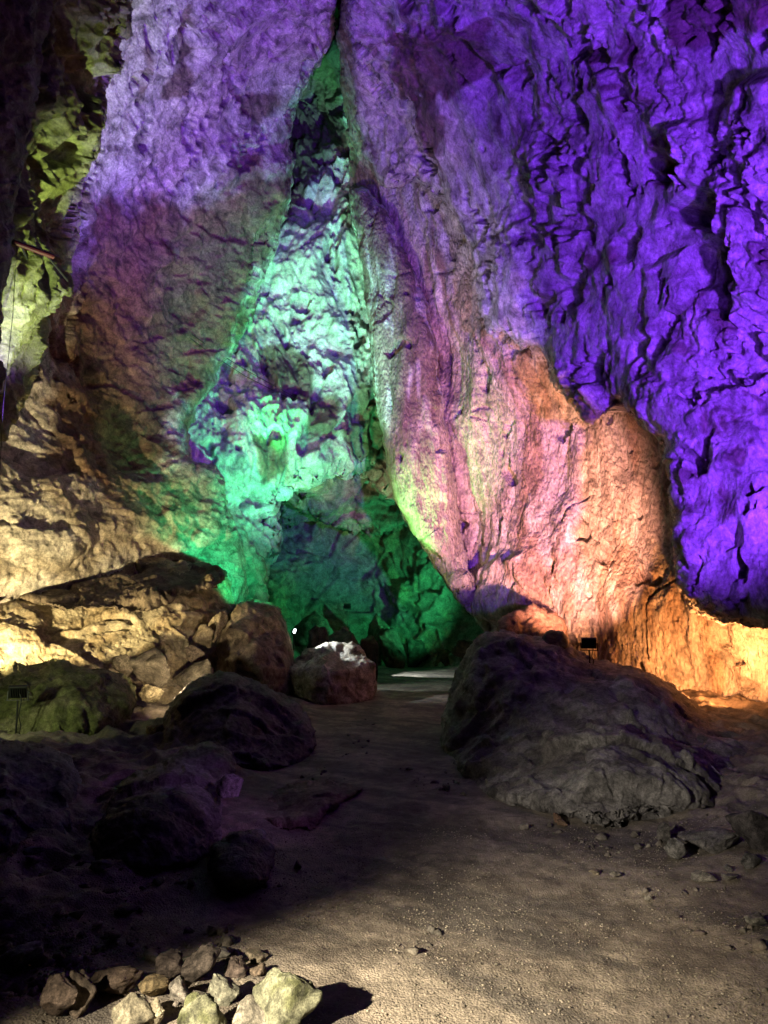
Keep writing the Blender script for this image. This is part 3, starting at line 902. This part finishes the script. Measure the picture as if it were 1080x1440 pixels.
MOSS = (0.40, 0.40, 0.20)
G1 = "stones in the row along the bottom of the path"
for a in (
    ("stone", "large mossy pointed stone casting a black shadow onto the path", (348, 1376, 446, 1482), (0.38, 0.38, 0.25), 11, 5),
    ("stone", "pale low wedge of stone leaning on the large mossy stone", (322, 1410, 392, 1475), (0.38, 0.34, 0.27), 12, 5),
    ("stone", "bright yellow-green rounded stone at the bottom edge", (238, 1412, 308, 1495), (0.38, 0.38, 0.24), 13, 5),
    ("stone", "broad cream stone between the brown stones at the bottom edge", (138, 1412, 206, 1475), (0.42, 0.37, 0.26), 14, 4),
    ("stone", "small cream stone right beside the broad cream one", (196, 1417, 228, 1460), (0.42, 0.36, 0.25), 15, 4),
    ("stone", "rounded brown stone behind the broad cream stone", (116, 1376, 186, 1425), (0.22, 0.16, 0.12), 16, 4),
    ("stone", "upright brown stone leaning left of the rounded brown one", (74, 1386, 122, 1460), (0.22, 0.17, 0.13), 17, 4),
    ("stone", "leftmost dark brown stone of the bottom row", (48, 1403, 98, 1470), (0.19, 0.14, 0.11), 18, 4),
    ("stone", "rust and green blotched stone behind the small cream stone", (186, 1386, 230, 1425), (0.32, 0.24, 0.13), 19, 4),
    ("stone", "grey pointed stone behind the yellow-green stone", (230, 1383, 272, 1430), (0.36, 0.32, 0.27), 20, 4),
    ("stone", "grey block between the yellow-green and the large mossy stones", (283, 1384, 332, 1432), (0.33, 0.32, 0.24), 21, 4),
    ("stone", "dark lumpy stone in shadow behind the grey pointed stone", (250, 1338, 306, 1396), (0.15, 0.12, 0.1), 22, 4),
    ("stone", "thin tan stone tipped up behind the large mossy stone", (335, 1340, 374, 1364), (0.34, 0.28, 0.2), 23, 4),
    ("stone", "small brown stone below the thin tan one", (346, 1356, 376, 1386), (0.24, 0.18, 0.13), 24, 4),
    ("stone", "dark red-brown stone tucked behind the dark lumpy stone", (216, 1345, 262, 1392), (0.13, 0.1, 0.085), 25, 4),
    ("stone", "small dark stone in the gap by the small brown stone", (312, 1354, 345, 1386), (0.16, 0.12, 0.1), 26, 4),
    ("stone", "grey cracked stone lying alone at the left edge near the bottom", (-12, 1346, 46, 1392), (0.3, 0.3, 0.3), 27, 4),
):
    stone(a[0], a[1], a[2], a[3], a[4] * 7 + 1, G1, a[5])

for a in (
    ("violet-lit rounded stone on the dark boulders", (297, 1088, 343, 1122), (0.45, 0.4, 0.42), 31),
    ("orange-brown split stone at the foot of the grey mound", (777, 1144, 792, 1160), (0.34, 0.2, 0.13), 32),
    ("flat orange-brown stone beside the split one at the mound's foot", (784, 1151, 802, 1164), (0.34, 0.22, 0.14), 33),
    ("sharp grey stone with a black shadow right of the path", (938, 1178, 968, 1212), (0.33, 0.31, 0.28), 34),
    ("dark round stone just above the sharp grey stone", (928, 1160, 948, 1190), (0.2, 0.18, 0.16), 35),
    ("tan stone lying alone on the open gravel of the path's right half", (829, 1217, 845, 1228), (0.36, 0.3, 0.22), 36),
    ("flat dark stone just right of the tan stone on the gravel", (860, 1222, 876, 1234), (0.25, 0.22, 0.18), 37),
    ("long pale stone half buried in the gravel at the right", (978, 1238, 1010, 1250), (0.34, 0.31, 0.26), 38),
    ("pale stone with a shadow beside the long half buried one", (1022, 1238, 1046, 1252), (0.33, 0.3, 0.26), 39),
    ("grey upright stone in the rubble at the right edge", (1046, 1208, 1076, 1238), (0.3, 0.28, 0.26), 40),
    ("small grey stone left of the upright one in the rubble", (1022, 1226, 1038, 1238), (0.3, 0.28, 0.26), 41),
    ("pale stone wedge at the right edge low in the rubble", (1055, 1290, 1085, 1312), (0.34, 0.32, 0.28), 42),
    ("tiny white stone on the gravel far below the mound", (908, 1261, 920, 1270), (0.4, 0.36, 0.3), 43),
    ("lump of pale rock half sunk right of the mound's foot", (955, 1150, 1052, 1212), (0.24, 0.22, 0.2), 44),
    ("dark rock half sunk at the right edge below the mound", (1040, 1150, 1110, 1215), (0.16, 0.14, 0.13), 45),
    ("dim grey stone on the black floor at the left", (24, 1228, 60, 1246), (0.3, 0.3, 0.3), 46),
    ("flat dim stone on the black floor below the sloping boulder", (118, 1242, 152, 1262), (0.24, 0.23, 0.23), 47),
    ("small pale stone at the left edge of the path by the squat boulder", (412, 1206, 424, 1220), (0.3, 0.27, 0.24), 48),
    ("brown stone in the dark gap left of the humped boulder", (188, 1028, 226, 1056), (0.28, 0.19, 0.11), 49),
):
    stone("stone", a[0], a[1], a[2], a[3] * 5 + 2, None, 4, Y=5.7 if a[3] == 31 else None)

G2 = "boulders piled at the mouth of the grotto"
for a in (
    ("wide brown boulder heading the pile behind the white-topped boulder", (446, 878, 510, 967), None, (0.2, 0.16, 0.12), 51),
    ("black boulder in the gap left of the wide brown one", (426, 884, 466, 968), None, (0.1, 0.085, 0.07), 52),
    ("narrow dark boulder right of the wide brown one", (503, 892, 534, 960), None, (0.13, 0.1, 0.08), 53),
    ("tall dark boulder beside the white patch of path", (531, 876, 578, 941), None, (0.14, 0.10, 0.08), 54),
    ("round top of a green-lit boulder behind the tall dark one", (505, 860, 562, 938), None, (0.24, 0.22, 0.15), 55),
    ("green-lit sloping boulder at the left foot of the grotto", (400, 862, 470, 942), None, (0.26, 0.25, 0.2), 56),
    ("low black boulder at the right foot of the grotto", (572, 894, 608, 938), None, (0.1, 0.09, 0.07), 57),
    ("rust red block beyond the far end of the path", (604, 908, 642, 938), None, (0.26, 0.12, 0.07), 58),
    ("brown bank of rock behind the left end of the dark mound", (632, 902, 705, 944), None, (0.2, 0.13, 0.09), 59),
):
    stone("boulder", a[0], a[1], a[3], a[4] * 3 + 5, G2, 4, Y=a[2], cat="boulder", lift=0.0)

G3 = "broken stones wedged at the end of the ledge"
for a in (
    ("tan cube of stone wedged between the ledge and the standing stone", (264, 876, 306, 914), 12.6, (0.42, 0.34, 0.24), 61),
    ("thin upright flake of stone against the standing stone", (290, 858, 318, 900), 12.9, (0.45, 0.37, 0.26), 62),
    ("small bright stone perched on the ledge's top corner", (280, 806, 304, 832), 13.6, (0.46, 0.38, 0.24), 63),
    ("round grey-brown boulder at the foot of the bright ledge", (172, 908, 240, 965), 11.2, (0.34, 0.29, 0.22), 64),
    ("small rounded boulder left of the round grey-brown one", (150, 918, 184, 950), 11.2, (0.36, 0.3, 0.22), 65),
    ("pale stone at the very bottom of the ledge's rubble", (190, 958, 228, 988), 10.8, (0.40, 0.33, 0.2), 66),
    ("brown stone below the tan cube", (258, 905, 286, 930), 12.3, (0.36, 0.29, 0.22), 67),
    ("long grey stone sloping down from the standing stone", (232, 920, 304, 985), 11.6, (0.3, 0.26, 0.2), 68),
):
    stone("stone", a[0], a[1], a[3], a[4] * 3 + 4, G3, 4, Y=a[2])


# ------------------------------------------------------------------ rubble and gravel nobody could count
def scatter(name, n, pick, smin, smax, col, label, seed, sub=1, mat=M_STONE):
    r = np.random.RandomState(seed)
    xy = pick(r, n)
    den = fbm(np.stack([xy[:, 0], xy[:, 1], 0 * xy[:, 0]], -1) * 1.6, 3, 0.6, 77.0)
    xy = xy[r.rand(len(xy)) < sstep(-0.55, 0.35, den)]
    n = len(xy)
    shapes = [stone_shape(seed * 100 + k, r.randint(7, 12), 0) for k in range(24)]
    z = floor_height(xy[:, 0], xy[:, 1])
    sz = smin * (smax / smin) ** (r.rand(n) ** 2.2)
    VV, FF, CC, base = [], [], [], 0
    for k in range(n):
        a = r.rand() * 6.28
        v0, f0 = shapes[r.randint(24)]
        v = v0 * np.array([1, r.uniform(.6, .95), r.uniform(.4, .75)])
        ca, sa = math.cos(a), math.sin(a)
        VV.append(np.stack([(v[:, 0] * ca - v[:, 1] * sa) * sz[k] + xy[k, 0], (v[:, 0] * sa + v[:, 1] * ca) * sz[k] + xy[k, 1], v[:, 2] * sz[k] + z[k] + sz[k] * 0.15], -1))
        FF.append(f0 + base); base += len(v)
        CC.append(np.tile(np.array(col) * r.uniform(0.5, 1.4) * (1 + 0.02 * r.normal(size=3)), (len(v), 1)))
    V, F, c = np.concatenate(VV), np.concatenate(FF), np.concatenate(CC)
    o = mesh_obj(name, V.reshape(-1, 3), F, np.clip(c, 0.02, 0.8), mat, smooth=False)
    return tag(o, label, name.split("_")[-1], None, "stuff")


def pick_px(polys):
    def f(r, n):
        out = []
        for poly, share in polys:
            P = np.array(poly, float)
            lo, hi = P.min(0), P.max(0)
            m = int(n * share * 6)
            q = lo + r.rand(m, 2) * (hi - lo)
            ins = sdf_sign(q[:, 0], q[:, 1], P)
            q = q[ins][:int(n * share)]
            Y = floorY(q[:, 1])
            out.append(PT(q[:, 0], q[:, 1], Y)[:, :2])
        return np.concatenate(out)
    return f


scatter("path_gravel", 60000, lambda r, n: np.stack([r.uniform(-1.6, 2.6, n), 2.2 + 3.6 * r.rand(n) ** 1.6], -1), 0.003, 0.010, (0.30, 0.26, 0.205),
        "fine gravel strewn over the near path", 5)
scatter("floor_rubble", 1300, pick_px([([(-60, 1230), (300, 1240), (420, 1180), (380, 1290), (330, 1360), (-60, 1470)], 0.5), ([(40, 1390), (340, 1370), (350, 1470), (40, 1480)], 0.06),
                                      ([(960, 1150), (1130, 1130), (1130, 1440), (1060, 1400), (900, 1250)], 0.09),
                                      ([(560, 1080), (640, 1085), (650, 1120), (590, 1120)], 0.04),
                                      ([(690, 1130), (860, 1176), (1030, 1150), (1050, 1170), (850, 1200), (700, 1160)], 0.08),
                                      ([(330, 1290), (520, 1240), (640, 1300), (560, 1380), (460, 1400)], 0.02),
                                      ([(400, 1090), (500, 1000), (540, 1010), (480, 1150)], 0.07)]), 0.010, 0.075, (0.22, 0.19, 0.16),
        "broken rubble scattered along both sides of the path", 9)


# ------------------------------------------------------------------ floodlights and cables
def box(w, d, h, bev=0.0):
    bm = bmesh.new()
    bmesh.ops.create_cube(bm, size=1.0)
    for v in bm.verts:
        v.co = Vector((v.co.x * w, v.co.y * d, v.co.z * h))
    if bev:
        bmesh.ops.bevel(bm, geom=bm.edges[:], offset=bev, segments=2, affect='EDGES', profile=0.5)
    return bm


def tube_bm(pts, r, n=8):
    bm = bmesh.new()
    rings = []
    pts = [Vector(p) for p in pts]
    for k, p in enumerate(pts):
        t = (pts[min(k + 1, len(pts) - 1)] - pts[max(k - 1, 0)]).normalized()
        a = t.orthogonal().normalized() if abs(t.z) > 0.9 else t.cross(Vector((0, 0, 1))).normalized()
        b = t.cross(a)
        rings.append([bm.verts.new(p + (a * math.cos(6.2832 * j / n) + b * math.sin(6.2832 * j / n)) * r) for j in range(n)])
    for k in range(len(rings) - 1):
        for j in range(n):
            bm.faces.new((rings[k][j], rings[k][(j + 1) % n], rings[k + 1][(j + 1) % n], rings[k + 1][j]))
    bm.faces.new(rings[0]); bm.faces.new(rings[-1][::-1])
    bmesh.ops.recalc_face_normals(bm, faces=bm.faces[:])
    return bm


def part(name, bm, mat, parent, loc=(0, 0, 0), rot=(0, 0, 0)):
    me = bpy.data.meshes.new(name)
    bm.to_mesh(me); bm.free()
    me.materials.append(mat)
    o = bpy.data.objects.new(name, me)
    COL.objects.link(o)
    o.parent = parent; o.location = loc; o.rotation_euler = rot
    return o


def floodlight(label, base, h, w, yaw, tilt, lens_mat=None, group="floodlights on stakes"):
    """LED floodlight on a stake; yaw turns the lens away from +y, tilt raises it"""
    root = bpy.data.objects.new("floodlight", None)
    COL.objects.link(root)
    root.location = base; root.rotation_euler = (0, 0, yaw)
    tag(root, label, "floodlight", group)
    hh = w * 0.78
    part("stake", tube_bm([(0, 0, -0.1), (0.004, 0, h * .5), (0, 0, h)], 0.011), M_BLACK, root)
    hd = part("housing", box(w, w * .22, hh, w * .03), M_BLACK, root, (0, 0, h + hh * .62), (tilt, 0, 0))
    part("lens", box(w * .86, 0.006, hh * .84), lens_mat or M_GLASS, hd, (0, w * .11 + .004, 0))
    for k in range(7):
        part("cooling_fin", box(0.006, w * .10, hh * .8), M_BLACK, hd, (-w * .36 + k * w * .12, -w * .16, 0))
    br = box(0.02, 0.03, hh * .62)
    for sgn in (-1, 1):
        part("bracket_arm", box(0.012, 0.03, hh * .66), M_BLACK, root, (sgn * (w * .5 + .009), 0, h + hh * .33))
    part("bracket_foot", box(w + .042, 0.032, 0.012), M_BLACK, root, (0, 0, h + .0))
    part("power_cable", tube_bm([(0.02, -w * .12, h + hh * .5), (0.05, -w * .22, h + .02), (0.03, -.05, h * .6), (0.055, -.02, h * .3), (0.04, -.02, 0.0), (0.12, -.08, -.02)], 0.006), M_BLACK, root)
    return root


b = PT(22, 1030, 8.9); floodlight("black floodlight on a stake before the mossy boulder", (b[0], b[1], b[2] - .05), 0.42, 0.20, 0.25, 0.5)
b = PT(829, 930, 10.3); floodlight("black floodlight silhouetted against the orange wall", (b[0], b[1], b[2] - .05), 0.20, 0.20, -0.2, 0.5)
b = PT(488, 884, 20.6); floodlight("small far floodlight standing before the green grotto wall", (b[0], b[1], b[2] - .1), 0.62, 0.19, 0.3, 0.5)

M_WLED = plain("white_led_lens", (0.8, 0.8, 0.8), 0.3, 0, (0.85, 0.95, 1.0), 25)
b = PT(413, 905, 15.2); floodlight("tiny lit white floodlight behind the standing stone", (b[0], b[1], b[2] - .1), 0.30, 0.11, -1.9, -0.2, M_WLED)

root = bpy.data.objects.new("wall_washer_lamp", None); COL.objects.link(root)
b0, b1 = PT(18, 340, 9.1), PT(75, 361, 9.5)
root.location = b0
tag(root, "slim maroon bar lamp bracketed to the rock at the upper left", "lamp")
dv = Vector(b1 - b0)
M_MAROON = plain("maroon_enamel", (0.07, 0.01, 0.025), 0.35)
bar = part("housing", tube_bm([(0, 0, 0), dv * .5, dv], 0.035, 10), M_MAROON, root)
part("lens", tube_bm([dv * .04 + Vector((0, -.02, .03)), dv * .96 + Vector((0, -.02, .03))], 0.014), M_GLASS, bar)
part("bracket", tube_bm([dv * .2, dv * .2 + Vector((-.1, .5, -.1))], 0.016), M_BLACK, root)
part("bracket", tube_bm([dv * .8, dv * .8 + Vector((.05, .6, -.1))], 0.016), M_BLACK, root)
part("power_cable", tube_bm([dv * .1, dv * .1 + Vector((.01, 0, -1)), dv * .1 + Vector((-.03, 0, -2.2)), dv * .1 + Vector((-.06, .1, -3.4))], 0.004), M_BLACK, root)

for k, (pts, lab) in enumerate((
        ([(270, 470, 17.0), (300, 492, 18.0), (345, 520, 18.6), (390, 545, 18.9), (428, 566, 19.0)], "upper of two thin black cables across the flowstone"),
        ([(268, 476, 17.0), (300, 500, 18.0), (345, 529, 18.6), (390, 552, 18.9), (428, 571, 19.0)], "lower of two thin black cables across the flowstone"))):
    o = part("power_cable", tube_bm([PT(*q) for q in pts], 0.009, 6), M_BLACK, None)
    tag(o, lab, "cable", "cables strung across the flowstone")

print("tris", sum(len(o.data.polygons) for o in scene.objects if o.type == 'MESH') * 2)
